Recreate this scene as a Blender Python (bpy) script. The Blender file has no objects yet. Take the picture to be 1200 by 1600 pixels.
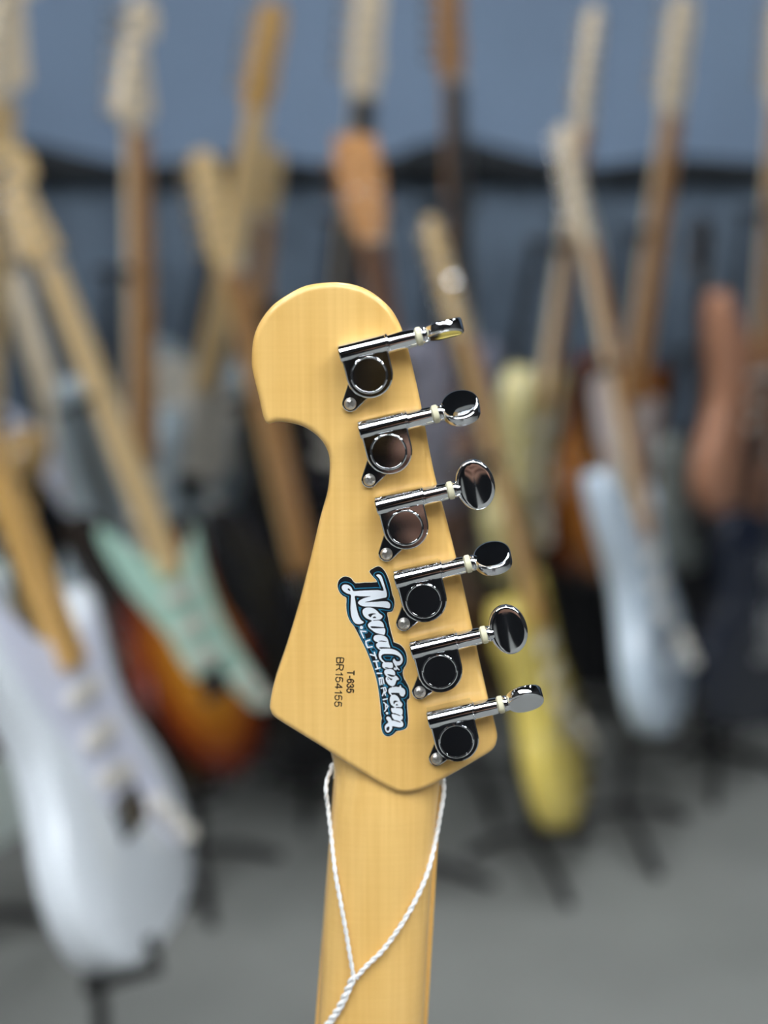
import bpy, bmesh, math, random
from mathutils import Vector, Matrix, Euler
R = math.radians
S = bpy.context.scene
COL = S.collection
rnd = random.Random(4)

# ------------------------------------------------------------------ camera
cd = bpy.data.cameras.new('camera')
cam = bpy.data.objects.new('camera', cd); COL.objects.link(cam)
cam.location = (0, 0, 1.02); cam.rotation_euler = (R(90 - 13), 0, 0)
cd.sensor_fit = 'HORIZONTAL'; cd.sensor_width = 36.0
cd.lens = 60.0
cd.clip_start = 0.02
cd.dof.use_dof = True
cd.dof.focus_distance = 0.462
cd.dof.aperture_fstop = 4.4
S.camera = cam
# ------------------------------------------------------------------ world and exposure
W = bpy.data.worlds.new('world'); S.world = W; W.use_nodes = True
W.node_tree.nodes['Background'].inputs[0].default_value = (0.75, 0.85, 1.0, 1)
W.node_tree.nodes['Background'].inputs[1].default_value = 0.03
S.view_settings.view_transform = 'Standard'; S.view_settings.look = 'None'
S.view_settings.gamma = 1.0; S.view_settings.use_curve_mapping = False
S.view_settings.exposure = 0.0
S.cycles.use_denoising = True
S.cycles.max_bounces = 6
LAMP = 26.0          # emission of the ceiling panels

# ------------------------------------------------------------------ materials
def sock(n, *names):
    for k in names:
        if k in n.inputs: return n.inputs[k]
def mat(name, col, rough=0.5, metal=0.0, coat=0.0, emit=None, noise=0.0, nscale=30, bump=0.0, bscale=200):
    m = bpy.data.materials.new(name); m.use_nodes = True
    nt = m.node_tree; b = nt.nodes['Principled BSDF']
    c = (*col, 1)
    b.inputs['Base Color'].default_value = c
    b.inputs['Roughness'].default_value = rough
    b.inputs['Metallic'].default_value = metal
    b.inputs['Coat Weight'].default_value = coat
    b.inputs['Coat Roughness'].default_value = 0.08
    if emit:
        b.inputs['Emission Color'].default_value = c
        b.inputs['Emission Strength'].default_value = emit
    if noise or bump:
        tc = nt.nodes.new('ShaderNodeTexCoord')
    if noise:
        n = nt.nodes.new('ShaderNodeTexNoise'); n.inputs['Scale'].default_value = nscale; n.inputs['Detail'].default_value = 4
        r = nt.nodes.new('ShaderNodeValToRGB')
        r.color_ramp.elements[0].position = 0.3; r.color_ramp.elements[1].position = 0.7
        r.color_ramp.elements[0].color = (*[v * (1 - noise) for v in col], 1)
        r.color_ramp.elements[1].color = (*[min(1, v * (1 + noise)) for v in col], 1)
        nt.links.new(tc.outputs['Object'], n.inputs['Vector'])
        nt.links.new(n.outputs[0], r.inputs[0]); nt.links.new(r.outputs[0], b.inputs['Base Color'])
    if bump:
        n = nt.nodes.new('ShaderNodeTexNoise'); n.inputs['Scale'].default_value = bscale
        u = nt.nodes.new('ShaderNodeBump'); u.inputs['Strength'].default_value = bump; u.inputs['Distance'].default_value = 0.001
        nt.links.new(tc.outputs['Object'], n.inputs['Vector'])
        nt.links.new(n.outputs[0], u.inputs['Height']); nt.links.new(u.outputs[0], b.inputs['Normal'])
    return m
def wood(name, light, dark, sx=260, rough=0.4, coat=0.25, figure=0.0, rot=0.0):
    """straight grain along local Y, with an optional faint cross figure"""
    m = bpy.data.materials.new(name); m.use_nodes = True
    nt = m.node_tree; N = nt.nodes; K = nt.links.new; b = N['Principled BSDF']
    b.inputs['Roughness'].default_value = rough
    b.inputs['Coat Weight'].default_value = coat; b.inputs['Coat Roughness'].default_value = 0.12
    tc = N.new('ShaderNodeTexCoord')
    def noise(scale, detail, vec):
        mp = N.new('ShaderNodeMapping'); mp.inputs['Scale'].default_value = vec; mp.inputs['Rotation'].default_value[2] = rot
        n = N.new('ShaderNodeTexNoise'); n.inputs['Scale'].default_value = scale; n.inputs['Detail'].default_value = detail
        K(tc.outputs['Object'], mp.inputs[0]); K(mp.outputs[0], n.inputs['Vector']); return n.outputs[0]
    def math_(op, a, c):
        n = N.new('ShaderNodeMath'); n.operation = op
        for i, v in enumerate((a, c)):
            if isinstance(v, (int, float)): n.inputs[i].default_value = v
            else: K(v, n.inputs[i])
        return n.outputs[0]
    g = noise(sx, 3, (1, 0.018, 1))
    g2 = noise(sx * 0.12, 3, (1, 0.05, 1))
    v = math_('ADD', math_('MULTIPLY', g, 0.45), math_('MULTIPLY', g2, 0.55))
    if figure:
        fg = noise(sx * 1.4, 2, (0.05, 1.0, 0.05))
        pt = noise(28, 2, (1, 0.7, 1))
        v = math_('ADD', v, math_('MULTIPLY', math_('SUBTRACT', fg, 0.5), figure))
        v = math_('ADD', v, math_('MULTIPLY', math_('SUBTRACT', pt, 0.5), 0.35))
    r = N.new('ShaderNodeValToRGB')
    r.color_ramp.elements[0].position = 0.28; r.color_ramp.elements[1].position = 0.68
    r.color_ramp.elements[0].color = (*dark, 1); r.color_ramp.elements[1].color = (*light, 1)
    K(v, r.inputs[0]); K(r.outputs[0], b.inputs['Base Color'])
    return m
def burst(name, stops, rough=0.15):
    """sunburst finish: centre to edge, by distance from the middle of the body"""
    m = bpy.data.materials.new(name); m.use_nodes = True
    nt = m.node_tree; N = nt.nodes; K = nt.links.new; b = N['Principled BSDF']
    b.inputs['Roughness'].default_value = rough; b.inputs['Coat Weight'].default_value = 0.5
    tc = N.new('ShaderNodeTexCoord'); mp = N.new('ShaderNodeMapping')
    mp.inputs['Location'].default_value = (0, -0.2 * 4.6, 0); mp.inputs['Scale'].default_value = (6.0, 4.6, 0.001)
    ln = N.new('ShaderNodeVectorMath'); ln.operation = 'LENGTH'
    r = N.new('ShaderNodeValToRGB'); cr = r.color_ramp
    cr.elements[0].position = stops[0][0]; cr.elements[0].color = (*stops[0][1], 1)
    cr.elements[1].position = stops[-1][0]; cr.elements[1].color = (*stops[-1][1], 1)
    for p, c in stops[1:-1]:
        e = cr.elements.new(p); e.color = (*c, 1)
    K(tc.outputs['Object'], mp.inputs[0]); K(mp.outputs[0], ln.inputs[0]); K(ln.outputs['Value'], r.inputs[0]); K(r.outputs[0], b.inputs['Base Color'])
    return m

M = dict(
    chrome=mat('chrome', (0.80, 0.81, 0.83), 0.045, 1.0),
    steel=mat('screw_steel', (0.70, 0.68, 0.64), 0.42, 1.0),
    slot=mat('screw_slot', (0.05, 0.05, 0.05), 0.6, 0.6),
    washer=mat('cream_nylon', (0.72, 0.68, 0.48), 0.45),
    hero=wood('honey_maple', (0.92, 0.59, 0.20), (0.78, 0.455, 0.12), 420, 0.34, 0.35, 0.15, R(-3.6)),
    maple=wood('maple', (0.78, 0.58, 0.30), (0.58, 0.38, 0.16)),
    cream=wood('pale_maple', (0.86, 0.74, 0.55), (0.68, 0.54, 0.36)),
    honey=wood('amber_maple', (0.72, 0.44, 0.14), (0.50, 0.27, 0.07)),
    roasted=wood('roasted_maple', (0.46, 0.24, 0.085), (0.30, 0.14, 0.045)),
    rosewood=wood('rosewood', (0.15, 0.075, 0.045), (0.06, 0.028, 0.018), 300, 0.45, 0.0),
    orange=wood('orange_stained_maple', (0.68, 0.36, 0.15), (0.48, 0.22, 0.08)),
    ebony=mat('ebony', (0.03, 0.03, 0.034), 0.45),
    black=mat('gloss_black_lacquer', (0.010, 0.010, 0.012), 0.15, 0, 0.5),
    white=mat('white_lacquer', (0.74, 0.79, 0.84), 0.18, 0, 0.5),
    seafoam=mat('pale_seafoam_lacquer', (0.62, 0.70, 0.66), 0.18, 0, 0.5),
    paleblue=mat('pale_blue_lacquer', (0.50, 0.59, 0.68), 0.18, 0, 0.5),
    silver=mat('silver_blue_lacquer', (0.36, 0.43, 0.47), 0.2, 0.1, 0.5),
    lavender=mat('lavender_grey_lacquer', (0.26, 0.26, 0.33), 0.2, 0, 0.5),
    yellow=mat('yellow_lacquer', (0.66, 0.52, 0.12), 0.18, 0, 0.5),
    butter=mat('butter_cream_lacquer', (0.70, 0.62, 0.30), 0.18, 0, 0.5),
    copper=mat('copper_pink_lacquer', (0.52, 0.26, 0.16), 0.2, 0.1, 0.5),
    greygreen=mat('grey_green_lacquer', (0.22, 0.25, 0.24), 0.2, 0, 0.5),
    honeypaint=mat('natural_gloss', (0.55, 0.36, 0.15), 0.2, 0, 0.5),
    navy=mat('navy_black_lacquer', (0.012, 0.016, 0.028), 0.15, 0, 0.5),
    sunburst=burst('three_tone_sunburst', [(0.35, (0.52, 0.22, 0.02)), (0.62, (0.34, 0.10, 0.012)), (0.80, (0.14, 0.018, 0.006)), (0.98, (0.012, 0.008, 0.006))]),
    amber=burst('amber_finish', [(0.3, (0.55, 0.24, 0.035)), (0.75, (0.36, 0.13, 0.02)), (1.0, (0.12, 0.03, 0.008))]),
    goldburst=burst('dark_gold_burst', [(0.2, (0.40, 0.23, 0.03)), (0.7, (0.24, 0.12, 0.015)), (1.0, (0.03, 0.015, 0.006))]),
    darkwood=mat('dark_brown_stain', (0.045, 0.024, 0.015), 0.3, 0, 0.3),
    mint=mat('mint_plastic', (0.40, 0.62, 0.52), 0.35),
    ivory=mat('ivory_plastic', (0.72, 0.68, 0.60), 0.35),
    pearl=mat('pearl_white_plastic', (0.66, 0.68, 0.80), 0.3),
    pinkwhite=mat('pinkish_white_plastic', (0.74, 0.64, 0.62), 0.3),
    blackplastic=mat('black_plastic', (0.015, 0.015, 0.017), 0.4),
    strings=mat('string_steel', (0.7, 0.7, 0.7), 0.3, 1.0),
    stand=mat('black_tube', (0.012, 0.012, 0.014), 0.4, 0.2),
    rubber=mat('rubber', (0.02, 0.02, 0.02), 0.8),
    cord=mat('white_cotton', (0.90, 0.90, 0.90), 0.8, bump=0.4, bscale=900),
    stk_black=mat('sticker_black', (0.008, 0.009, 0.012), 0.35),
    stk_blue=mat('sticker_blue', (0.02, 0.24, 0.42), 0.35),
    stk_white=mat('sticker_white', (0.82, 0.87, 0.93), 0.35),
    stk_edge=mat('sticker_border', (0.86, 0.78, 0.62), 0.4),
    ink=mat('black_ink', (0.02, 0.012, 0.008), 0.5),
    floor=mat('grey_floor', (0.20, 0.205, 0.195), 0.55, noise=0.12, nscale=3, bump=0.1, bscale=60),
    wall=mat('blue_grey_paint', (0.215, 0.30, 0.43), 0.7, noise=0.06, nscale=2),
    darkwall=mat('charcoal_paint', (0.018, 0.018, 0.02), 0.8, noise=0.1, nscale=2),
    ceiling=mat('dark_ceiling', (0.05, 0.05, 0.055), 0.85, noise=0.1, nscale=3),
    drape=mat('slate_fabric', (0.10, 0.135, 0.18), 0.9, noise=0.25, nscale=6),
    drapeband=mat('black_fabric', (0.02, 0.025, 0.03), 0.9),
    carpet=mat('black_carpet', (0.012, 0.013, 0.015), 0.95, noise=0.3, nscale=80),
    lampframe=mat('white_metal', (0.8, 0.8, 0.8), 0.4),
    lamp=mat('lamp_diffuser', (0.93, 0.97, 1.0), 0.5, emit=LAMP),
)

# ------------------------------------------------------------------ mesh helpers
class MB:
    def __init__(s): s.v = []; s.f = []; s.T = Matrix.Identity(4)
    def add(s, vs, fs, T=None):
        o = len(s.v); T = s.T if T is None else s.T @ T
        s.v += [T @ Vector(p) for p in vs]; s.f += [[i + o for i in f] for f in fs]
    def box(s, c, d, T=None):
        x, y, z = c; a, b, e = (q / 2 for q in d)
        vs = [(x + i * a, y + j * b, z + k * e) for i in (-1, 1) for j in (-1, 1) for k in (-1, 1)]
        s.add(vs, [(0, 1, 3, 2), (4, 6, 7, 5), (0, 4, 5, 1), (2, 3, 7, 6), (0, 2, 6, 4), (1, 5, 7, 3)], T)
    def prism(s, pts, prof, T=None):
        """outline extruded along z; prof = (inset, z) from bottom to top"""
        n = len(pts); nr = []
        for i in range(n):
            a, b, c = Vector(pts[i - 1]), Vector(pts[i]), Vector(pts[(i + 1) % n])
            d1 = (b - a).normalized(); d2 = (c - b).normalized()
            n1 = Vector((-d1.y, d1.x)); n2 = Vector((-d2.y, d2.x)); m = n1 + n2
            if m.length < 1e-6: m = n1
            m.normalize(); nr.append(m / max(0.5, m.dot(n1)))
        area = sum(pts[i][0] * pts[(i + 1) % n][1] - pts[(i + 1) % n][0] * pts[i][1] for i in range(n))
        sg = 1 if area > 0 else -1
        vs = []
        for ins, z in prof:
            vs += [(pts[i][0] + nr[i].x * ins * sg, pts[i][1] + nr[i].y * ins * sg, z) for i in range(n)]
        fs = []
        for k in range(len(prof) - 1):
            for i in range(n):
                j = (i + 1) % n; q = (k * n + i, k * n + j, (k + 1) * n + j, (k + 1) * n + i)
                fs.append(q if sg > 0 else q[::-1])
        top = list(range((len(prof) - 1) * n, len(prof) * n)); bot = list(range(n))[::-1]
        fs += [top if sg > 0 else top[::-1], bot if sg > 0 else bot[::-1]]
        s.add(vs, fs, T)
    def lathe(s, prof, seg=32, T=None):
        """prof = (radius, z); ends closed"""
        vs = []; fs = []
        for r, z in prof:
            vs += [(r * math.cos(2 * math.pi * i / seg), r * math.sin(2 * math.pi * i / seg), z) for i in range(seg)]
        for k in range(len(prof) - 1):
            for i in range(seg):
                j = (i + 1) % seg; fs.append((k * seg + i, k * seg + j, (k + 1) * seg + j, (k + 1) * seg + i))
        fs.append(list(range(seg))[::-1]); fs.append([(len(prof) - 1) * seg + i for i in range(seg)])
        s.add(vs, fs, T)
    def loft(s, rings, T=None):
        n = len(rings[0]); vs = [p for r in rings for p in r]; fs = []
        for k in range(len(rings) - 1):
            for i in range(n):
                j = (i + 1) % n; fs.append((k * n + i, k * n + j, (k + 1) * n + j, (k + 1) * n + i))
        fs.append(list(range(n))[::-1]); fs.append([(len(rings) - 1) * n + i for i in range(n)])
        s.add(vs, fs, T)
    def tube(s, pts, rad, seg=8, T=None):
        P = [Vector(p) for p in pts]; rr = rad if isinstance(rad, (list, tuple)) else [rad] * len(P)
        up = None; rings = []
        for i, p in enumerate(P):
            d = (P[min(i + 1, len(P) - 1)] - P[max(i - 1, 0)]).normalized()
            if up is None:
                up = Vector((0, 0, 1)) if abs(d.z) < 0.9 else Vector((1, 0, 0))
            up = (up - d * up.dot(d)).normalized(); w = d.cross(up)
            rings.append([p + (up * math.cos(2 * math.pi * k / seg) - w * math.sin(2 * math.pi * k / seg)) * -rr[i] for k in range(seg)])
        s.loft(rings, T)
    def mesh(s, name, angle=35):
        me = bpy.data.meshes.new(name); me.from_pydata([tuple(v) for v in s.v], [], s.f); me.update()
        bm = bmesh.new(); bm.from_mesh(me); bmesh.ops.recalc_face_normals(bm, faces=bm.faces); bm.to_mesh(me); bm.free()
        if angle:
            me.shade_smooth(); me.set_sharp_from_angle(angle=R(angle))
        return me
def put(name, me, m, parent=None, loc=None, mtx=None):
    if isinstance(me, MB): me = me.mesh(name)
    o = bpy.data.objects.new(name, me); COL.objects.link(o)
    if not me.materials: me.materials.append(None)
    o.material_slots[0].link = 'OBJECT'; o.material_slots[0].material = M[m] if isinstance(m, str) else m
    if parent: o.parent = parent
    if loc is not None: o.location = loc
    if mtx is not None: o.matrix_local = mtx
    return o
def tag(o, label, cat, group=None):
    o['label'] = label; o['category'] = cat
    if group: o['group'] = group
    return o
def thing(name, label, cat, mtx=None, group=None):
    o = bpy.data.objects.new(name, None); COL.objects.link(o); o.empty_display_size = 0.05
    if mtx is not None: o.matrix_world = mtx
    return tag(o, label, cat, group)
def struct(name, mb, m, parent=None):
    o = put(name, mb, m, parent)
    if not parent: o['kind'] = 'structure'
    return o
def crom(pts, sub=4, closed=True):
    n = len(pts); out = []
    P = [Vector(p) for p in pts]
    rng = range(n) if closed else range(n - 1)
    for i in rng:
        g = (lambda k: P[k % n]) if closed else (lambda k: P[max(0, min(n - 1, k))])
        a, b, c, d = g(i - 1), g(i), g(i + 1), g(i + 2)
        for k in range(sub):
            t = k / sub
            out.append(0.5 * ((2 * b) + (c - a) * t + (2 * a - 5 * b + 4 * c - d) * t * t + (3 * b - a - 3 * c + d) * t ** 3))
    if not closed: out.append(P[-1].copy())
    return out
def axes(x, y, z, o):
    return Matrix(((x[0], y[0], z[0], o[0]), (x[1], y[1], z[1], o[1]), (x[2], y[2], z[2], o[2]), (0, 0, 0, 1)))

# ------------------------------------------------------------------ room
RX, YF, YB, ZC = 3.2, -3.6, 3.15, 3.0
b = MB(); b.box((0, (YF + YB) / 2, -0.05), (2 * RX + .2, YB - YF + .2, 0.1)); struct('floor', b, 'floor')
b = MB(); b.box((0, (YF + YB) / 2, ZC + 0.05), (2 * RX + .2, YB - YF + .2, 0.1)); struct('ceiling', b, 'ceiling')
b = MB(); b.box((0, YB + 0.05, ZC / 2), (2 * RX + .2, 0.1, ZC)); struct('wall_back', b, 'wall')
b = MB(); b.box((0, YF - 0.05, ZC / 2), (2 * RX + .2, 0.1, ZC)); struct('wall_front', b, 'darkwall')
b = MB(); b.box((-RX - 0.05, (YF + YB) / 2, ZC / 2), (0.1, YB - YF, ZC)); struct('wall_left', b, 'darkwall')
b = MB(); b.box((RX + 0.05, (YF + YB) / 2, ZC / 2), (0.1, YB - YF, ZC)); struct('wall_right', b, 'darkwall')
b = MB(); b.box((0, YB - 0.008, 0.05), (2 * RX, 0.016, 0.1)); struct('baseboard_back', b, 'darkwall')

# ceiling lamps: long LED panels
def ceiling_light(x, y, w, l, label):
    t = thing('ceiling_light', label, 'ceiling light', Matrix.Translation((x, y, ZC - 0.06)), 'ceiling lamps')
    b = MB()
    for sx in (-1, 1): b.box((sx * (w / 2 + .01), 0, 0.03), (0.02, l + .04, 0.06))
    for sy in (-1, 1): b.box((0, sy * (l / 2 + .01), 0.03), (w, 0.02, 0.06))
    put('lamp_frame', b, 'lampframe', t)
    b = MB(); b.box((0, 0, 0.03), (w, l, 0.03)); put('diffuser', b, 'lamp', t)
LIGHTS = []
for k, (y, nth) in enumerate(((-0.55, 'nearest'), (-0.95, 'second nearest'), (-1.4, 'third nearest'), (-1.95, 'farthest'))):
    for x, side in ((-1.75, 'left'), (0.05, 'middle'), (1.85, 'right')):
        LIGHTS.append((x, y, 1.70, 0.13, 'slim LED ceiling strip behind the viewer, %s row, %s' % (nth, side)))
for x, side in ((-1.4, 'left half'), (0.15, 'middle'), (1.6, 'right half')):
    LIGHTS.append((x, 1.2, 0.25, 1.0, 'bright LED ceiling panel above the %s of the guitars' % side))
for a in LIGHTS: ceiling_light(*a)

# pleated drape on a low rail in front of the back wall
b = MB(); nx = 300; rows = (0.02, 0.4, 0.8, 1.10)
vs = []; fs = []
for k, z in enumerate(rows):
    for i in range(nx + 1):
        x = -RX + .05 + (2 * RX - .1) * i / nx
        vs.append((x, 2.97 + 0.028 * math.sin(x * 30 + 0.7 * math.sin(x * 5)) + 0.006 * math.sin(x * 71) * (1 - z), z))
for k in range(len(rows) - 1):
    for i in range(nx):
        q = k * (nx + 1) + i; fs.append((q, q + 1, q + nx + 2, q + nx + 1))
b.add(vs, fs)
dr = put('drape', b, 'drape'); sm = dr.modifiers.new('thick', 'SOLIDIFY'); sm.thickness = 0.004
tag(dr, 'slate grey pleated drape hanging behind the back row of guitars', 'drape')
b = MB(); vs = []; fs = []
for k, z in enumerate((1.09, 1.15)):
    for i in range(nx + 1):
        x = -RX + .05 + (2 * RX - .1) * i / nx
        vs.append((x, 2.965 + 0.034 * math.sin(x * 30 + 0.7 * math.sin(x * 5)), z + (0.035 * math.sin(x * 9.5) * math.sin(x * 3.1 + 1) if k else 0)))
for i in range(nx): fs.append((i, i + 1, i + nx + 2, i + nx + 1))
b.add(vs, fs); h = put('header_band', b, 'drapeband', dr); sm = h.modifiers.new('thick', 'SOLIDIFY'); sm.thickness = 0.02

# black carpeted platform
b = MB(); b.prism([(-2.6, 2.68), (2.6, 2.68), (2.6, 2.92), (-2.6, 2.92)], [(0, 0.0), (0, 0.525), (0.008, 0.54)])
tag(put('platform', b, 'carpet'), 'low black carpeted platform along the drape behind the guitars', 'platform')

# ------------------------------------------------------------------ traced tables: millimetres from the nut, seen from behind
HERO_BASE = (-0.047, 0.4052, 0.0402)
HERO_AXIS = (0.06297, 0.99802)
HEAD = [(-43.98, 140.63), (-46.33, 150.0), (-48.44, 159.54), (-48.58, 164.28), (-47.79, 170.79), (-45.43, 176.38), (-41.06, 181.95), (-35.38, 185.95), (-28.83, 189.05), (-20.29, 190.15), (-13.79, 189.71), (-8.18, 187.94), (-3.47, 185.06), (0.81, 181.06), (3.52, 176.83), (5.33, 172.58), (7.85, 164.05), (11.55, 148.18), (16.51, 123.08), (21.75, 103.41), (27.56, 80.57), (32.76, 57.33), (37.54, 36.67), (40.56, 25.47), (40.86, 21.22), (39.25, 17.45), (33.31, 13.43), (23.3, 7.36), (14.2, 2.29), (5.78, 0.51), (-1.45, 3.31), (-12.96, 10.4), (-24.18, 18.21), (-33.44, 24.22), (-41.95, 29.96), (-43.82, 32.7), (-44.01, 35.68), (-42.22, 44.09), (-38.02, 56.36), (-32.87, 73.35), (-28.23, 91.33), (-24.85, 105.3), (-22.23, 114.45), (-21.26, 121.22), (-21.21, 127.96), (-22.78, 132.35), (-25.5, 135.81), (-30.28, 139.03), (-35.06, 140.4), (-39.86, 140.86)]
NECK = [
 (-23.95, 16.95, 20.82, 16.95),
 (-22.54, 13.43, 20.73, 13.43),
 (-21.49, 9.39, 20.64, 9.39),
 (-20.8, 5.08, 20.68, 5.08),
 (-20.96, -0.76, 20.36, -0.76),
 (-22.01, -12.02, 19.36, -12.02),
 (-23.21, -26.73, 18.25, -26.73),
 (-24.3, -41.33, 17.26, -41.33),
 (-26.09, -63.53, 16.17, -63.53),
 (-27.59, -93.95, 14.99, -93.95),
]
TUNERS = [
 (-6.68, 158.3, -13.48, 147.68, 10.82, 171.03),
 (0.13, 131.36, -6.72, 120.36, 16.93, 143.42),
 (6.07, 104.17, -0.61, 93.22, 22.24, 117.05),
 (12.81, 77.4, 5.81, 67.16, 28.81, 90.02),
 (18.76, 50.99, 11.79, 41.04, 34.8, 64.11),
 (25.06, 24.46, 18.12, 15.2, 41.26, 37.69),
]
STROKES = [
 ((-8.15, 63.79, 0.279), (-10.11, 64.03, 0.279), (-8.98, 61.48, 0.279)),
 ((-6.75, 60.63, 0.302), (-8.16, 60.14, 0.302), (-8.05, 59.04, 0.302), (-7.46, 57.77, 0.302), (-5.88, 58.07, 0.302)),
 ((-9.8, 65.37, 0.628), (-9.77, 65.34, 0.628)),
 ((-6.5, 55.11, 0.272), (-4.72, 54.59, 0.272)),
 ((-5.07, 55.89, 0.272), (-4.32, 53.55, 0.272)),
 ((-5.32, 52.43, 0.272), (-3.62, 52.56, 0.272)),
 ((-4.57, 49.49, 0.272), (-2.99, 49.96, 0.272)),
 ((-4.47, 52.49, 0.272), (-3.77, 49.75, 0.272)),
 ((-4.0, 47.92, 0.272), (-2.41, 47.87, 0.272)),
 ((-3.32, 45.99, 0.222), (-1.96, 46.25, 0.222)),
 ((-3.32, 45.99, 0.222), (-2.92, 43.47, 0.222)),
 ((-2.61, 46.09, 0.222), (-2.26, 43.63, 0.222)),
 ((-1.96, 46.25, 0.222), (-1.46, 43.81, 0.222)),
 ((-2.56, 42.11, 0.222), (-0.98, 42.5, 0.222), (-0.65, 41.19, 0.222), (-1.05, 40.48, 0.222), (-1.46, 40.93, 0.222), (-1.66, 42.24, 0.222)),
 ((-1.46, 40.93, 0.222), (-0.9, 39.43, 0.222)),
 ((-1.46, 40.93, 0.222), (-2.06, 39.27, 0.222)),
 ((-1.81, 37.75, 0.247), (-0.34, 38.04, 0.247)),
 ((-1.56, 36.64, 0.222), (0.06, 35.22, 0.222), (-1.25, 33.29, 0.222)),
 ((-0.95, 36.01, 0.222), (-0.8, 33.9, 0.222)),
 ((-0.34, 32.5, 0.445), (-0.32, 32.47, 0.445)),
]
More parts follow.
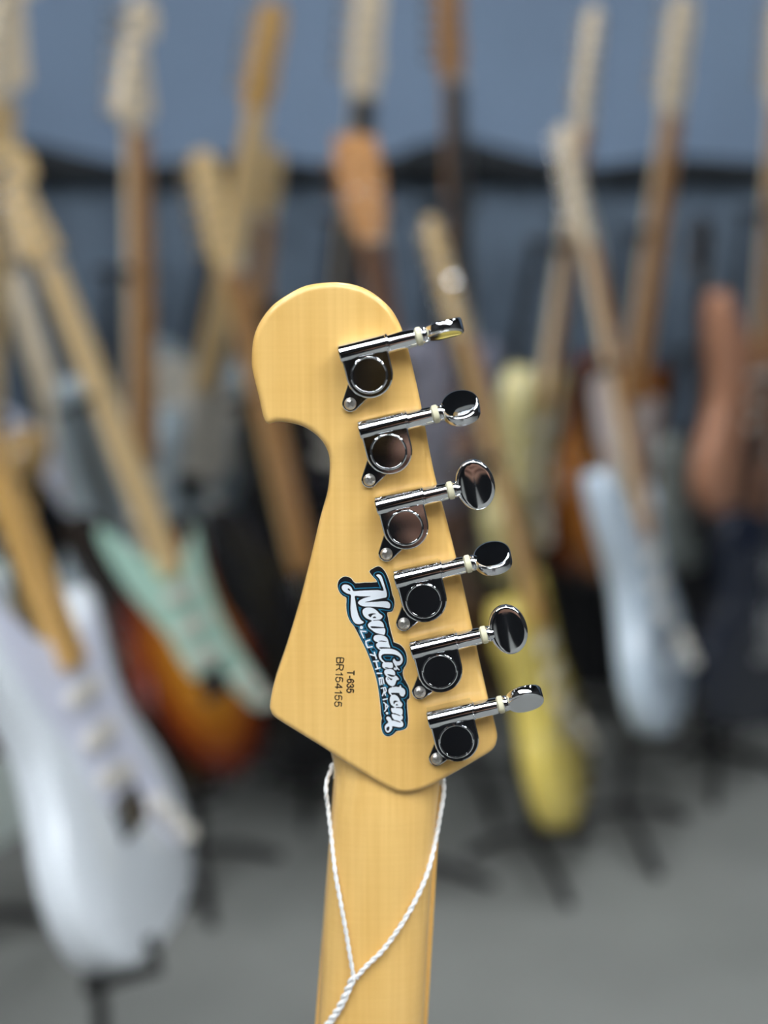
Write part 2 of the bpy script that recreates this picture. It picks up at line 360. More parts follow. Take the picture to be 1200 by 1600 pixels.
WHITE = [
 ((-4.33, 85.0), (-3.72, 85.36), (-2.85, 85.18), (-2.23, 84.28), (-1.62, 82.49), (-1.09, 80.69), (-0.57, 78.89), (-0.43, 77.63), (-0.65, 76.82), (-1.45, 76.54), (-3.2, 76.18), (-5.66, 75.64), (-7.77, 75.1), (-8.39, 74.87), (-6.72, 74.96), (-4.08, 75.1), (-2.32, 75.28), (-0.57, 75.24), (0.4, 74.74), (0.84, 73.83), (0.58, 72.75), (-0.04, 72.66), (-1.8, 72.93), (-4.08, 73.15), (-6.72, 73.26), (-8.48, 73.29), (-9.71, 73.56), (-10.59, 74.11), (-11.03, 74.65), (-10.58, 75.46), (-9.18, 76.27), (-7.59, 76.82), (-6.28, 77.12), (-8.12, 77.09), (-10.23, 77.14), (-12.11, 77.21), (-11.99, 75.64), (-11.65, 73.47), (-11.3, 71.66), (-10.78, 69.85), (-9.9, 68.22), (-8.94, 67.49), (-9.29, 66.94), (-10.61, 66.62), (-12.02, 66.94), (-12.9, 68.03), (-13.42, 69.49), (-13.68, 71.12), (-13.76, 72.93), (-13.66, 75.64), (-13.65, 77.63), (-14.96, 78.17), (-16.19, 78.98), (-16.89, 79.97), (-16.88, 80.87), (-16.18, 81.5), (-15.12, 81.55), (-14.07, 81.14), (-13.29, 80.33), (-12.64, 79.12), (-10.22, 79.25), (-6.71, 79.39), (-3.73, 79.47), (-1.66, 79.25), (-2.15, 81.05), (-2.76, 82.67), (-3.37, 83.93)),
 ((-9.4, 71.16), (-9.05, 72.29), (-8.09, 72.85), (-6.59, 72.92), (-5.22, 72.5), (-4.12, 71.72), (-3.17, 70.67), (-2.41, 70.14), (-2.0, 69.61), (-2.28, 68.97), (-2.96, 68.41), (-4.13, 68.2), (-5.36, 68.12), (-5.77, 67.84), (-6.18, 68.12), (-7.69, 68.69), (-8.78, 69.61)),
 ((-7.42, 66.22), (-7.01, 67.06), (-6.12, 67.7), (-5.77, 68.05), (-5.09, 67.94), (-3.44, 68.03), (-2.35, 67.56), (-1.66, 66.64), (-1.46, 65.72), (-1.39, 65.23), (-1.04, 64.66), (-1.0, 63.81), (-1.18, 63.03), (-1.52, 62.59), (-2.9, 62.84), (-4.68, 63.45), (-5.92, 64.38), (-6.94, 65.23)),
 ((-5.37, 61.4), (-4.96, 62.25), (-4.0, 62.56), (-2.62, 62.53), (-1.25, 62.08), (-0.29, 61.26), (0.13, 60.12), (0.4, 58.98), (0.75, 57.99), (0.65, 57.49), (-1.25, 57.13), (-2.63, 56.77), (-3.59, 57.27), (-4.34, 58.2), (-4.34, 59.12), (-3.72, 59.69), (-4.69, 60.12), (-5.23, 60.69)),
 ((-2.63, 56.85), (-1.45, 57.21), (0.21, 57.36), (1.86, 57.09), (3.27, 56.48), (4.46, 55.5), (5.23, 54.28), (5.47, 52.93), (5.17, 51.83), (4.47, 51.09), (3.64, 50.85), (3.22, 50.85), (3.64, 50.05), (4.23, 49.32), (4.06, 49.03), (3.43, 49.48), (3.17, 49.19), (2.58, 49.11), (2.1, 49.62), (2.24, 50.11), (2.87, 50.21), (2.1, 51.71), (1.77, 52.57), (1.98, 53.3), (2.36, 53.48), (2.69, 52.93), (3.28, 52.5), (4.23, 52.57), (4.64, 53.18), (4.34, 54.03), (3.28, 54.77), (1.86, 55.2), (0.21, 55.32), (-1.45, 55.26), (-2.27, 54.89), (-2.51, 54.16), (-2.1, 53.12), (-1.09, 52.14), (-1.8, 52.08), (-2.74, 52.93), (-3.33, 53.91), (-3.45, 55.14), (-3.16, 56.24)),
 ((-2.15, 51.09), (-1.92, 51.83), (-1.09, 52.1), (1.39, 52.01), (1.75, 51.34), (1.87, 50.48), (1.51, 49.93), (0.45, 49.72), (-0.62, 49.6), (-1.45, 49.81), (-2.04, 50.36)),
 ((-1.45, 48.39), (-0.97, 49.25), (-0.03, 49.54), (1.16, 49.54), (2.1, 49.01), (2.6, 48.15), (2.64, 47.04), (3.05, 46.92), (3.65, 46.3), (4.06, 45.69), (3.95, 45.38), (3.29, 45.26), (2.94, 44.58), (2.64, 43.72), (2.11, 43.04), (1.4, 42.92), (0.45, 43.35), (-0.38, 44.33), (-0.85, 45.32), (-0.85, 46.18), (-0.5, 46.61), (-1.09, 47.41)),
 ((1.4, 42.48), (1.65, 42.88), (1.91, 42.61), (2.91, 42.75), (4.05, 42.61), (4.36, 43.2), (4.8, 43.14), (4.99, 42.48), (5.69, 42.09), (6.26, 41.43), (6.42, 40.38), (6.26, 39.6), (6.01, 39.7), (5.95, 39.14), (5.32, 38.94), (4.56, 39.33), (4.18, 39.99), (3.93, 40.32), (1.4, 40.38), (1.15, 40.12), (1.53, 39.6), (1.28, 39.33), (0.52, 39.99), (0.14, 40.78), (0.2, 41.7), (0.71, 42.29)),
 ((0.65, 37.89), (0.9, 38.94), (1.53, 39.53), (2.41, 39.66), (3.3, 39.2), (4.06, 38.28), (4.56, 37.1), (5.2, 36.44), (5.35, 35.78), (5.01, 34.99), (4.44, 34.75), (3.05, 34.7), (2.8, 34.39), (2.42, 34.49), (2.29, 34.86), (1.28, 35.65), (0.78, 36.7)),
 ((1.16, 34.2), (1.41, 34.49), (3.05, 34.53), (4.7, 34.43), (5.33, 33.93), (5.46, 32.88), (5.33, 31.95), (4.96, 31.95), (5.46, 31.29), (5.53, 30.63), (5.21, 29.97), (4.71, 29.7), (5.28, 29.31), (5.72, 28.38), (5.6, 27.58), (5.09, 27.12), (4.21, 26.99), (2.81, 27.25), (1.67, 27.39), (1.55, 26.52), (1.04, 25.59), (0.15, 24.93), (-0.61, 25.2), (-1.12, 26.12), (-1.22, 27.19), (-0.86, 27.98), (0.09, 28.91), (-0.23, 29.7), (-0.67, 30.5), (-0.48, 31.03), (0.15, 31.19), (0.78, 30.89), (1.29, 29.97), (1.54, 29.57), (2.17, 29.97), (1.67, 30.76), (1.35, 31.95), (1.79, 32.35), (1.28, 33.27)),
]
HOLES = [
 ((-14.78, 79.97), (-14.34, 80.06), (-13.9, 79.61), (-13.77, 79.16), (-14.17, 79.25), (-14.61, 79.52)),
 ((-7.28, 70.17), (-6.45, 70.59), (-5.36, 70.71), (-4.33, 70.52), (-5.36, 70.31), (-6.04, 69.82), (-6.39, 69.18), (-6.93, 69.61)),
 ((-5.63, 68.97), (-5.36, 69.35), (-4.81, 69.54), (-4.33, 69.04), (-4.95, 68.93)),
 ((-6.46, 65.72), (-5.36, 65.82), (-3.72, 65.65), (-1.11, 65.4), (-1.11, 65.2), (-3.17, 65.08), (-5.09, 65.06), (-6.05, 65.2)),
 ((-3.59, 60.12), (-2.35, 60.4), (-0.63, 60.05), (-0.77, 59.88), (-2.35, 60.02)),
 ((-3.31, 57.73), (-1.94, 57.87), (0.82, 57.67), (0.82, 57.42), (-2.07, 57.32), (-2.62, 57.25)),
 ((-1.21, 50.17), (-0.5, 50.16), (0.45, 49.89), (1.98, 49.87), (1.98, 49.72), (0.45, 49.7), (-0.5, 49.75), (-0.97, 49.89)),
 ((-0.32, 47.47), (0.45, 47.53), (1.63, 47.19), (2.64, 46.98), (2.11, 46.65), (1.4, 46.59), (0.45, 46.92)),
 ((-0.26, 46.61), (0.45, 46.3), (1.04, 45.87), (1.58, 45.75), (1.4, 45.32), (0.92, 45.36), (0.45, 45.91)),
 ((-0.28, 46.03), (-0.02, 45.93), (0.24, 45.44), (-0.08, 45.47)),
 ((1.98, 36.7), (2.23, 37.23), (2.92, 37.39), (3.81, 37.1), (2.92, 36.83), (2.48, 36.44), (2.23, 35.91)),
 ((2.86, 35.52), (3.18, 36.04), (3.43, 35.98), (3.75, 35.52)),
 ((3.05, 34.83), (4.44, 34.83), (5.26, 34.88), (5.26, 34.67), (4.44, 34.62), (3.05, 34.65)),
 ((-0.61, 26.39), (-0.29, 27.05), (0.4, 27.32), (0.53, 26.66), (0.28, 25.73), (-0.1, 25.59), (-0.48, 25.86)),
 ((1.48, 32.59), (2.93, 32.32), (4.58, 31.66), (4.39, 31.42), (2.93, 31.98), (1.6, 32.24)),
 ((1.73, 29.99), (2.81, 29.8), (4.61, 29.15), (4.39, 28.88), (2.81, 29.47), (1.86, 29.68)),
]
BLACK = [(-6.81, 86.32), (-5.64, 87.39), (-4.01, 88.23), (-2.84, 88.11), (-1.45, 86.8), (-0.28, 84.64), (0.66, 81.77), (1.25, 79.13), (1.55, 77.69), (2.19, 76.0), (2.35, 74.08), (1.96, 72.39), (1.25, 71.3), (-0.27, 70.99), (-0.04, 69.0), (0.55, 65.85), (1.38, 62.45), (1.97, 60.38), (2.15, 59.7), (4.16, 58.93), (5.66, 57.5), (6.67, 55.42), (6.98, 53.08), (6.69, 51.26), (5.81, 49.7), (5.44, 48.13), (5.82, 46.04), (6.71, 44.47), (7.59, 42.63), (7.98, 40.53), (7.94, 38.17), (7.11, 37.51), (7.12, 34.22), (7.46, 30.25), (7.26, 27.6), (6.51, 26.41), (4.73, 25.75), (3.21, 25.48), (2.2, 24.42), (0.68, 23.49), (-0.85, 23.62), (-1.99, 24.95), (-2.49, 27.07), (-2.49, 29.46), (-2.24, 30.52), (-2.62, 32.1), (-2.74, 34.74), (-3.12, 38.17), (-3.62, 42.11), (-4.38, 46.04), (-5.38, 49.44), (-6.63, 53.08), (-8.12, 56.98), (-9.87, 60.61), (-10.86, 62.68), (-12.5, 65.85), (-13.67, 67.31), (-14.6, 69.24), (-15.17, 71.66), (-15.28, 74.08), (-15.22, 76.48), (-16.43, 77.21), (-17.71, 78.65), (-18.4, 80.57), (-18.27, 82.25), (-17.57, 83.57), (-16.16, 84.45), (-14.76, 84.4), (-13.36, 83.69), (-11.96, 82.01), (-8.46, 82.25), (-4.02, 82.44), (-5.18, 84.17)]
BAND = [(-10.37, 61.39, 1.186), (-7.87, 57.76, 1.186), (-5.87, 53.86, 1.186), (-4.5, 49.96, 1.186), (-3.37, 46.3, 1.186), (-2.49, 42.63, 1.186), (-1.73, 39.48, 1.186), (-1.1, 35.8, 1.186), (-0.72, 32.63, 1.186)]
TEXTS = [
 ('BR154155', (-19.11, 53.79), (-20.04, 35.13), 2.85),
 ('T-635', (-15.17, 48.76), (-15.5, 40.51), 2.85),
]
CORD_L = [(-20.93, 4.32), (-23.11, 1.78), (-23.75, -2.29), (-23.08, -9.45), (-21.82, -19.74), (-20.21, -32.71), (-18.32, -43.17), (-16.18, -55.03), (-14.75, -64.33), (-13.31, -73.42)]
CORD_R = [(20.48, -0.76), (20.63, -4.84), (20.21, -12.02), (18.7, -21.03), (16.33, -30.1), (13.21, -37.93), (8.35, -47.11), (2.98, -55.56), (-2.43, -63.0), (-8.11, -68.87), (-12.58, -74.49)]
CORD_T = [(-13.32, -73.96), (-16.07, -80.95), (-18.84, -87.43), (-22.36, -93.95), (-26.42, -102.13), (-29.02, -112.57)]
BG = [
 ('A', (-0.208, 1.795, 0.204), (-0.35, 0.127, 0.928), 1.0),
 ('B', (-0.233, 1.265, 0.256), (-0.338, 0.132, 0.932), 0.98),
 ('C', (-0.516, 1.601, 0.184), (-0.186, 0.134, 0.973), 0.97),
 ('D', (-0.556, 2.433, 0.322), (-0.265, 0.126, 0.956), 0.8856),
 ('E', (-0.409, 2.067, 0.274), (0.014, 0.061, 0.998), 1.1),
 ('F', (-0.397, 2.289, 0.388), (0.201, 0.117, 0.973), 1.04),
 ('G', (-0.294, 2.528, 0.356), (0.088, 0.134, 0.987), 0.836),
 ('H', (-0.062, 2.081, 0.092), (-0.227, 0.135, 0.964), 1.085),
 ('I', (0.088, 1.731, 0.278), (-0.146, 0.125, 0.981), 0.9),
 ('J', (-0.114, 2.312, 0.388), (0.09, 0.048, 0.995), 1.05),
 ('K', (0.148, 2.292, 0.418), (-0.035, 0.055, 0.998), 1.04),
 ('L', (0.316, 1.853, 0.116), (-0.261, 0.087, 0.961), 0.95),
 ('M', (0.234, 2.121, 0.4), (0.112, 0.045, 0.993), 0.96),
 ('N', (0.48, 1.935, 0.226), (-0.211, 0.123, 0.97), 0.97),
 ('O', (0.43, 2.399, 0.332), (0.11, 0.07, 0.991), 1.1),
 ('P', (0.694, 2.361, 0.46), (0.013, 0.043, 0.999), 0.945),
 ('R', (0.671, 2.147, 0.124), (0.065, 0.129, 0.989), 1.032),
 ('U', (-0.709, 2.015, 0.202), (0.115, 0.049, 0.992), 1.25),
 ('S', (0.603, 2.411, 0.348), (-0.005, 0.074, 0.997), 0.6986),
]


# ------------------------------------------------------------------ display guitars (front view: bass side at -x, head at +y)
STRAT = [(0, 0), (.06, .003), (.115, .022), (.152, .065), (.162, .115), (.150, .17), (.127, .212), (.113, .25), (.115, .29), (.129, .335), (.138, .372), (.126, .392), (.10, .388),
         (.075, .362), (.05, .347), (.0, .352), (-.04, .365), (-.07, .385), (-.10, .425), (-.126, .452), (-.147, .44), (-.151, .40), (-.142, .345), (-.127, .295), (-.121, .25), (-.135, .2),
         (-.157, .15), (-.166, .10), (-.151, .05), (-.11, .016), (-.055, .002)]
TELE = [(0, 0), (.06, .003), (.115, .02), (.152, .06), (.160, .115), (.148, .17), (.124, .215), (.113, .25), (.118, .29), (.132, .33), (.135, .365), (.118, .385), (.09, .375),
        (.065, .345), (.045, .335), (.0, .352), (-.04, .375), (-.08, .393), (-.115, .385), (-.134, .35), (-.132, .31), (-.121, .27), (-.121, .23), (-.137, .185), (-.157, .14), (-.162, .09), (-.148, .045), (-.11, .015), (-.055, .002)]
SINGLE = [(0, 0), (.06, .003), (.118, .022), (.158, .065), (.165, .12), (.150, .18), (.126, .22), (.113, .26), (.117, .30), (.126, .335), (.118, .36), (.095, .36), (.068, .335), (.045, .325),
          (.0, .35), (-.04, .372), (-.085, .385), (-.12, .37), (-.134, .33), (-.125, .285), (-.116, .25), (-.130, .2), (-.155, .16), (-.165, .115), (-.157, .06), (-.115, .02), (-.06, .002)]
hx, hy = HERO_AXIS
HEADF = [(-(hy * x - hx * y) / 1000, (hx * x + hy * y) / 1000) for x, y in HEAD]      # untilted, mirrored to the front view, metres
HEADF = [p for p in HEADF]
SLIMHEAD = [(.021, 0), (.026, .02), (.034, .045), (.036, .06), (.030, .075), (.028, .12), (.030, .15), (.026, .175), (.012, .19), (-.008, .19), (-.020, .182), (-.026, .16), (-.028, .03), (-.021, 0)]
OPENHEAD = [(.021, 0), (.028, .02), (.038, .05), (.043, .12), (.036, .165), (.020, .158), (.006, .168), (-.006, .168), (-.020, .158), (-.036, .165), (-.043, .12), (-.038, .05), (-.028, .02), (-.021, 0)]
CACHE = {}
def cached(key, fn):
    if key not in CACHE: CACHE[key] = fn()
    return CACHE[key]
def m_body(kind):
    b = MB(); o = crom({'strat': STRAT, 'tele': TELE, 'single': SINGLE}[kind], 3)
    b.prism(o, [(0.007, -.044), (0.0022, -.042), (0, -.037), (0, -.007), (0.0022, -.002), (0.007, 0)]); return b.mesh('body')
def m_guard(kind):
    b = MB()
    if kind == 'strat': o = [(-.022, .352), (-.05, .362), (-.085, .40), (-.118, .425), (-.128, .40), (-.112, .335), (-.088, .285), (-.06, .235), (-.05, .19), (-.03, .155), (.0, .15), (.04, .13), (.08, .075), (.115, .06), (.125, .09), (.105, .15), (.09, .2), (.085, .25), (.092, .31), (.105, .35), (.108, .37), (.085, .355), (.05, .335), (.022, .335)]
    else: o = [(-.028, .345), (-.07, .372), (-.105, .362), (-.118, .33), (-.10, .29), (-.085, .25), (-.055, .22), (-.04, .17), (.04, .15), (.08, .165), (.10, .2), (.085, .24), (.09, .28), (.10, .31), (.08, .33), (.05, .318), (.028, .32)]
    b.prism(crom(o, 2), [(0, 0.0002), (0, .002), (.0008, .0026)]); return b.mesh('pickguard')
def rbox(w, l, z0, z1, r=.004):
    o = []
    for cx, cy, a0 in ((w / 2 - r, l / 2 - r, 0), (-w / 2 + r, l / 2 - r, 90), (-w / 2 + r, -l / 2 + r, 180), (w / 2 - r, -l / 2 + r, 270)):
        o += [(cx + r * math.cos(R(a0 + k * 30)), cy + r * math.sin(R(a0 + k * 30))) for k in range(4)]
    b = MB(); b.prism(o, [(0, z0), (0, z1 - .001), (.001, z1)]); return b
def m_neck(top):
    b = MB(); rings = []
    for y in (.325, .36, .40, .45, .60, .75, .79, .80):
        w = .0565 + (.0425 - .0565) * max(0, (y - .35)) / .45; d = -.004 if y < .36 else -.013
        rings.append([(-w / 2 * math.cos(math.pi * k / 12), y, .0045 + (d - .0045) * math.sin(math.pi * k / 12) ** .8) for k in range(13)])
    b.loft(rings); return b.mesh('neck')
def m_board(top):
    b = MB(); b.prism([(-.0285, .318), (.0285, .318), (.02125, .80), (-.02125, .80)], [(0, .0046), (0, .0105), (.0012, .0115)]); return b.mesh('fretboard')
def m_head(kind):
    o = {'strat': HEADF, 'slim': SLIMHEAD, 'open': OPENHEAD}[kind]
    b = MB(); b.prism(o, [(.0015, -.011), (0, -.0095), (0, .0025), (.0015, .004)], Matrix.Translation((0, .80, 0))); return b.mesh('headstock')
def m_tuner():
    b = MB(); X = Matrix.Rotation(R(-90), 4, 'Y')
    b.box((.006, 0, -.014), (.016, .014, .008)); b.tube([(0, 0, -.014), (-.018, 0, -.014)], .003, 8)
    b.lathe([(.004, .0), (.009, .001), (.009, .004), (.004, .005)], 12, Matrix.Translation((-.026, 0, -.0165)) @ Matrix.Scale(.85, 4, (1, 0, 0)))
    b.lathe([(.0032, -.012), (.0032, .010), (.0024, .014), (.0032, .018)], 10, Matrix.Translation((.008, 0, 0)))
    b.lathe([(.005, .004), (.005, .006)], 12, Matrix.Translation((.008, 0, 0)))
    return b.mesh('tuner')
def tuner_spots(kind):
    if kind == 'open': return [(sx * .030, .835 + i * .042, sx) for i in range(3) for sx in (-1, 1)]
    if kind == 'slim': return [(-.020, .835 + i * .0255, -1) for i in range(6)]
    return [(-.0235 + i * .0022, .826 + i * .0262, -1) for i in range(6)]
def m_bridge():
    b = rbox(.075, .045, .0004, .006, .003)
    for i in range(6): b.box((-.026 + i * .0104, .004, .0085), (.0085, .024, .005))
    return b.mesh('bridge')
def m_knob():
    b = MB(); b.lathe([(.011, .002), (.0115, .006), (.0095, .016), (.008, .017)], 20); return b.mesh('knob')
def m_button():
    b = MB(); b.lathe([(.004, -.002), (.004, .006), (.0065, .008), (.0065, .011)], 12, Matrix.Rotation(R(90), 4, 'X')); return b.mesh('strap_button')
def m_nut():
    b = MB(); b.box((0, .8015, .0095), (.0425, .0035, .012)); return b.mesh('nut', 0)

def guitar_frame(P, a, yaw):
    a = Vector(a).normalized(); n = Vector((0, -1, 0)); n = (n - a * n.dot(a)).normalized()
    n = Matrix.Rotation(R(yaw), 3, a) @ n
    return axes(a.cross(n), a, n, Vector(P)), a, n
GP = 'guitars on display stands'
def display_guitar(label, P, a, yaw, body, paint, head, headm, board, guard=None, hum=False, scale=1.0):
    T, a, n = guitar_frame(P, a, yaw)
    g = thing('electric_guitar', label, 'guitar', T @ Matrix.Scale(scale, 4), GP)
    put('body', cached(('body', body), lambda: m_body(body)), paint, g)
    put('neck', cached('neck', lambda: m_neck(0)), headm, g)
    put('fretboard', cached('board', lambda: m_board(0)), board, g)
    put('nut', cached('nut', m_nut), 'ivory', g)
    put('headstock', cached(('head', head), lambda: m_head(head)), headm, g)
    for x, y, sx in tuner_spots(head):
        o = put('tuner', cached('tuner', m_tuner), 'chrome', g, (x, y, 0))
        if sx > 0: o.rotation_euler = (0, 0, math.pi)
    z = 0
    if guard:
        gk = 'strat' if body == 'strat' else 'tele'
        put('pickguard', cached(('guard', gk), lambda: m_guard(gk)), guard, g); z = .0026
    if hum: ys = [(.285, 0), (.195, 0)]; me = cached('hum', lambda: rbox(.07, .038, .0002, .008).mesh('pickup')); pm = 'chrome'
    else: ys = [(.288, 0), (.237, 0), (.188, R(-9))]; me = cached('coil', lambda: rbox(.084, .018, .0002, .007, .008).mesh('pickup')); pm = 'ivory' if guard else 'blackplastic'
    for y, rz in ys:
        o = put('pickup', me, pm, g, (0, y, z + .0004)); o.rotation_euler = (0, 0, rz)
    put('bridge', cached('bridge', m_bridge), 'chrome', g, (0, .145, .0002))
    for kx, ky in ((.068, .125), (.092, .098), (.112, .070)):
        put('knob', cached('knob', m_knob), 'ivory' if guard else 'blackplastic', g, (kx, ky, z - .0015))
    put('strap_button', cached('button', m_button), 'chrome', g, (0, -.004, -.022))
    sp = tuner_spots(head)
    for i in range(6):
        tx = sp[i][0] + .008 * (1 if sp[i][2] < 0 else -1); ty = sp[i][1]; x0 = -.0262 + i * .0105; x1 = -.0175 + i * .007
        def ms(i=i, x0=x0, x1=x1, tx=tx, ty=ty):
            b = MB(); b.tube([(x0, .15, .012), (x1, .8015, .0165), (tx, ty, .014)], .0006, 3); return b.mesh('string')
        put('string', cached(('string', head, i), ms), 'strings', g)
    return T, a, n

def guitar_stand(label, T, zf, scale=1.0, back=1.0):
    """tubular stand in the floor frame; T = frame of the guitar it holds"""
    P = T.translation; X = Vector([T[i][0] for i in range(3)]).normalized(); a = Vector([T[i][1] for i in range(3)]).normalized(); n = Vector([T[i][2] for i in range(3)]).normalized()
    s = scale
    t = thing('guitar_stand', label, 'guitar stand', Matrix.Translation((P.x, P.y, zf)), 'guitar stands')
    O = Vector((P.x, P.y, zf)); L = lambda q: tuple(q - O)
    pb = P + a * .02 * s - n * .085; foot = Vector((pb.x, pb.y, zf + min(0.06, P.z - zf - 0.018)))
    nk = P + a * .60 * s - n * .05
    b = MB(); b.tube([L(foot), L(pb), L(nk)], .009, 10); put('post', b, 'stand', t)
    nh = Vector((n.x, n.y, 0)).normalized(); xh = Vector((X.x, X.y, 0)).normalized()
    for dx, dn, ln in ((.75, .55, .14), (-.75, .55, .14), (0, -1, .10)):
        e = foot + (xh * dx + nh * dn).normalized() * ln; e.z = zf + .009
        b = MB(); b.tube([L(foot), L(foot.lerp(e, .5) + Vector((0, 0, .008))), L(e)], .008, 8); put('leg', b, 'stand', t)
    for sx in (-1, 1):
        b = MB(); q = P + X * sx * .085 * s
        yb = -.004
        b.tube([L(pb), L(q + a * yb - n * .07), L(q + a * yb + n * .012), L(q + a * .03 + n * .016)], .007, 8); put('cradle_arm', b, 'rubber', t)
        b = MB(); w = X * sx
        b.tube([L(nk), L(nk + w * .038), L(nk + w * .043 + n * .03), L(nk + w * .041 + n * .068)], .006, 8); put('yoke_arm', b, 'rubber', t)
BGD = {r[0]: r for r in BG}
SPEC = [  # key, guitar label, stand label, yaw, body, paint, head, head wood, board, guard, humbuckers
 ('A', 'sunburst guitar with mint green pickguard and long pale maple neck, left of the headstock', 'black stand under the sunburst guitar with mint green pickguard', 70, 'strat', 'sunburst', 'strat', 'maple', 'maple', 'mint', False),
 ('B', 'white guitar with honey coloured neck, nearest of the guitars at lower left', 'black stand under the nearest white guitar at lower left', 84, 'strat', 'white', 'strat', 'honey', 'honey', 'pearl', False),
 ('C', 'pale seafoam guitar body cut by the left edge behind the white guitar', 'black stand under the pale seafoam guitar at the left edge', 70, 'strat', 'seafoam', 'strat', 'maple', 'orange', 'pearl', False),
 ('D', 'small black guitar with pearl white pickguard and pale neck at the left edge', 'black stand under the small black guitar with pearl white pickguard', 45, 'strat', 'black', 'strat', 'cream', 'cream', 'pearl', False),
 ('E', 'silver blue guitar with cream headstock standing upright at upper left', 'black stand under the silver blue guitar at upper left', 66, 'strat', 'silver', 'strat', 'cream', 'roasted', 'silver', False),
 ('F', 'pale grey blue guitar leaning right with golden headstock in the back row', 'black stand under the pale grey blue guitar leaning right', 50, 'tele', 'silver', 'slim', 'honey', 'maple', 'ivory', False),
 ('G', 'short dark gold burst guitar just left of the sharp headstock', 'black stand under the short dark gold burst guitar', 52, 'single', 'goldburst', 'open', 'maple', 'roasted', None, True),
 ('H', 'black guitar with roasted brown neck partly hidden behind the sharp headstock', 'black stand under the black guitar behind the sharp headstock', 55, 'strat', 'black', 'slim', 'maple', 'roasted', None, True),
 ('I', 'dark brown guitar with wide orange headstock right behind the sharp headstock', 'black stand under the dark brown guitar with orange headstock', 42, 'single', 'darkwood', 'open', 'orange', 'rosewood', None, True),
 ('J', 'black guitar with tan headstock reaching the top edge above the sharp headstock', 'black stand under the black guitar with tan headstock at the top edge', 40, 'strat', 'black', 'slim', 'cream', 'ebony', 'blackplastic', False),
 ('K', 'lavender grey guitar with dark neck and brown headstock leaning left', 'black stand under the lavender grey guitar with dark neck', 50, 'single', 'lavender', 'slim', 'roasted', 'ebony', None, True),
 ('L', 'yellow guitar with brown rosewood neck standing lowest right of the headstock', 'black stand under the yellow guitar with rosewood neck', 74, 'tele', 'yellow', 'slim', 'maple', 'roasted', 'yellow', False),
 ('M', 'butter cream guitar with pale headstock in the back row', 'black stand under the butter cream guitar', 66, 'tele', 'butter', 'slim', 'cream', 'roasted', 'butter', False),
 ('N', 'pale blue white guitar with cream headstock in the front row at right', 'black stand under the pale blue white guitar at right', 67, 'strat', 'paleblue', 'slim', 'cream', 'roasted', 'paleblue', False),
 ('O', 'amber brown guitar with pinkish white pickguard and tan neck in the back row', 'black stand under the amber brown guitar with pinkish pickguard', 44, 'tele', 'amber', 'slim', 'cream', 'roasted', 'pinkwhite', False),
 ('P', 'copper pink guitar with peach headstock at the right edge', 'black stand under the copper pink guitar at the right edge', 44, 'strat', 'copper', 'slim', 'cream', 'roasted', 'copper', False),
 ('R', 'navy black guitar in the front row at the right edge', 'black stand under the navy black guitar at the right edge', 38, 'single', 'navy', 'open', 'ebony', 'ebony', None, True),
 ('U', 'natural maple guitar whose pale neck runs up the left edge at the top', 'black stand under the natural maple guitar beyond the left edge', 60, 'tele', 'honeypaint', 'strat', 'cream', 'maple', 'blackplastic', False),
 ('S', 'small grey green guitar far back between the pale blue and copper guitars', 'black stand under the small grey green guitar far back', 40, 'single', 'greygreen', 'open', 'ebony', 'ebony', None, True),
]
for key, lab, slab, yaw, body, paint, head, hw, board, guard, hum in SPEC:
    _, P, a, sc = BGD[key]; zf = 0.0
    T, _, _ = display_guitar(lab, P, a, yaw, body, paint, head, hw, board, guard, hum, sc)
    guitar_stand(slab, T, zf, sc)

# ------------------------------------------------------------------ the guitar in front, seen from behind
t_ = R(10); p_ = R(13)
Fw = Vector((0, math.cos(p_), -math.sin(p_))); Uw = Vector((0, math.sin(p_), math.cos(p_)))
Yw = Uw * math.cos(t_) - Fw * math.sin(t_); Xw = Vector((1, 0, 0)); Zw = Xw.cross(Yw)
HM = axes(Xw, Yw, Zw, Vector(HERO_BASE))
hero = thing('electric_guitar', 'pale maple guitar headstock seen from behind, chrome tuners along its right edge, sharp in front', 'guitar', HM)
NUT = Vector((hx * .77, hy * .77, 0))
mm = .001
# one continuous piece of maple: headstock and neck, merged by a fine voxel remesh
b = MB()
hp = crom([(x * mm, y * mm) for x, y in HEAD[:-1]] + [(HEAD[-1][0] * mm, HEAD[-1][1] * mm)], 3)
b.prism(hp, [(.0018, -.0142), (.0005, -.0137), (0, -.0124), (0, -.0019), (.0003, -.0010), (.0009, -.0004), (.0018, 0)])
rings = []
rows = []
for i, (lx, ly, rx_, ry) in enumerate(NECK):
    y = (ly + ry) / 2
    z = (-.0022, -.0025, -.0027, -.0027, -.0023, -.0016, -.0012, -.0010, -.0008, -.0006)[i]
    rows.append((lx, rx_, y, z))
# carry the neck on to the body heel, widening
l, r_, y, z = rows[-1]
dx, dy = hx, hy
for d in (60, 140, 220, 300, 345, 385):
    w = (r_ - l) / 2 + d * .0125 * .6; cxm = (l + r_) / 2 - dx / dy * d
    rows.append((cxm - w, cxm + w, y - d, -.0006))
rows.insert(0, (rows[0][0] + 3, rows[0][1] - 3, rows[0][2] + 14, -.0055))
for l, r_, y, z in rows:
    cxm = (l + r_) / 2; w = (r_ - l) / 2; ring = []
    for k in range(17):
        th = math.pi * k / 16
        ring.append(((cxm - w * math.copysign(abs(math.cos(th)) ** .8, math.cos(th))) * mm, y * mm, -.0175 + (z + .0175) * math.sin(th) ** .62))
    rings.append(ring[::-1])
b.loft(rings)
src = put('neck', b, 'hero', hero, NUT)
md = src.modifiers.new('merge', 'REMESH'); md.mode = 'VOXEL'; md.voxel_size = .00062; md.use_smooth_shade = True
ms_ = src.modifiers.new('soften', 'SMOOTH'); ms_.factor = .5; ms_.iterations = 4
bpy.context.view_layer.update()
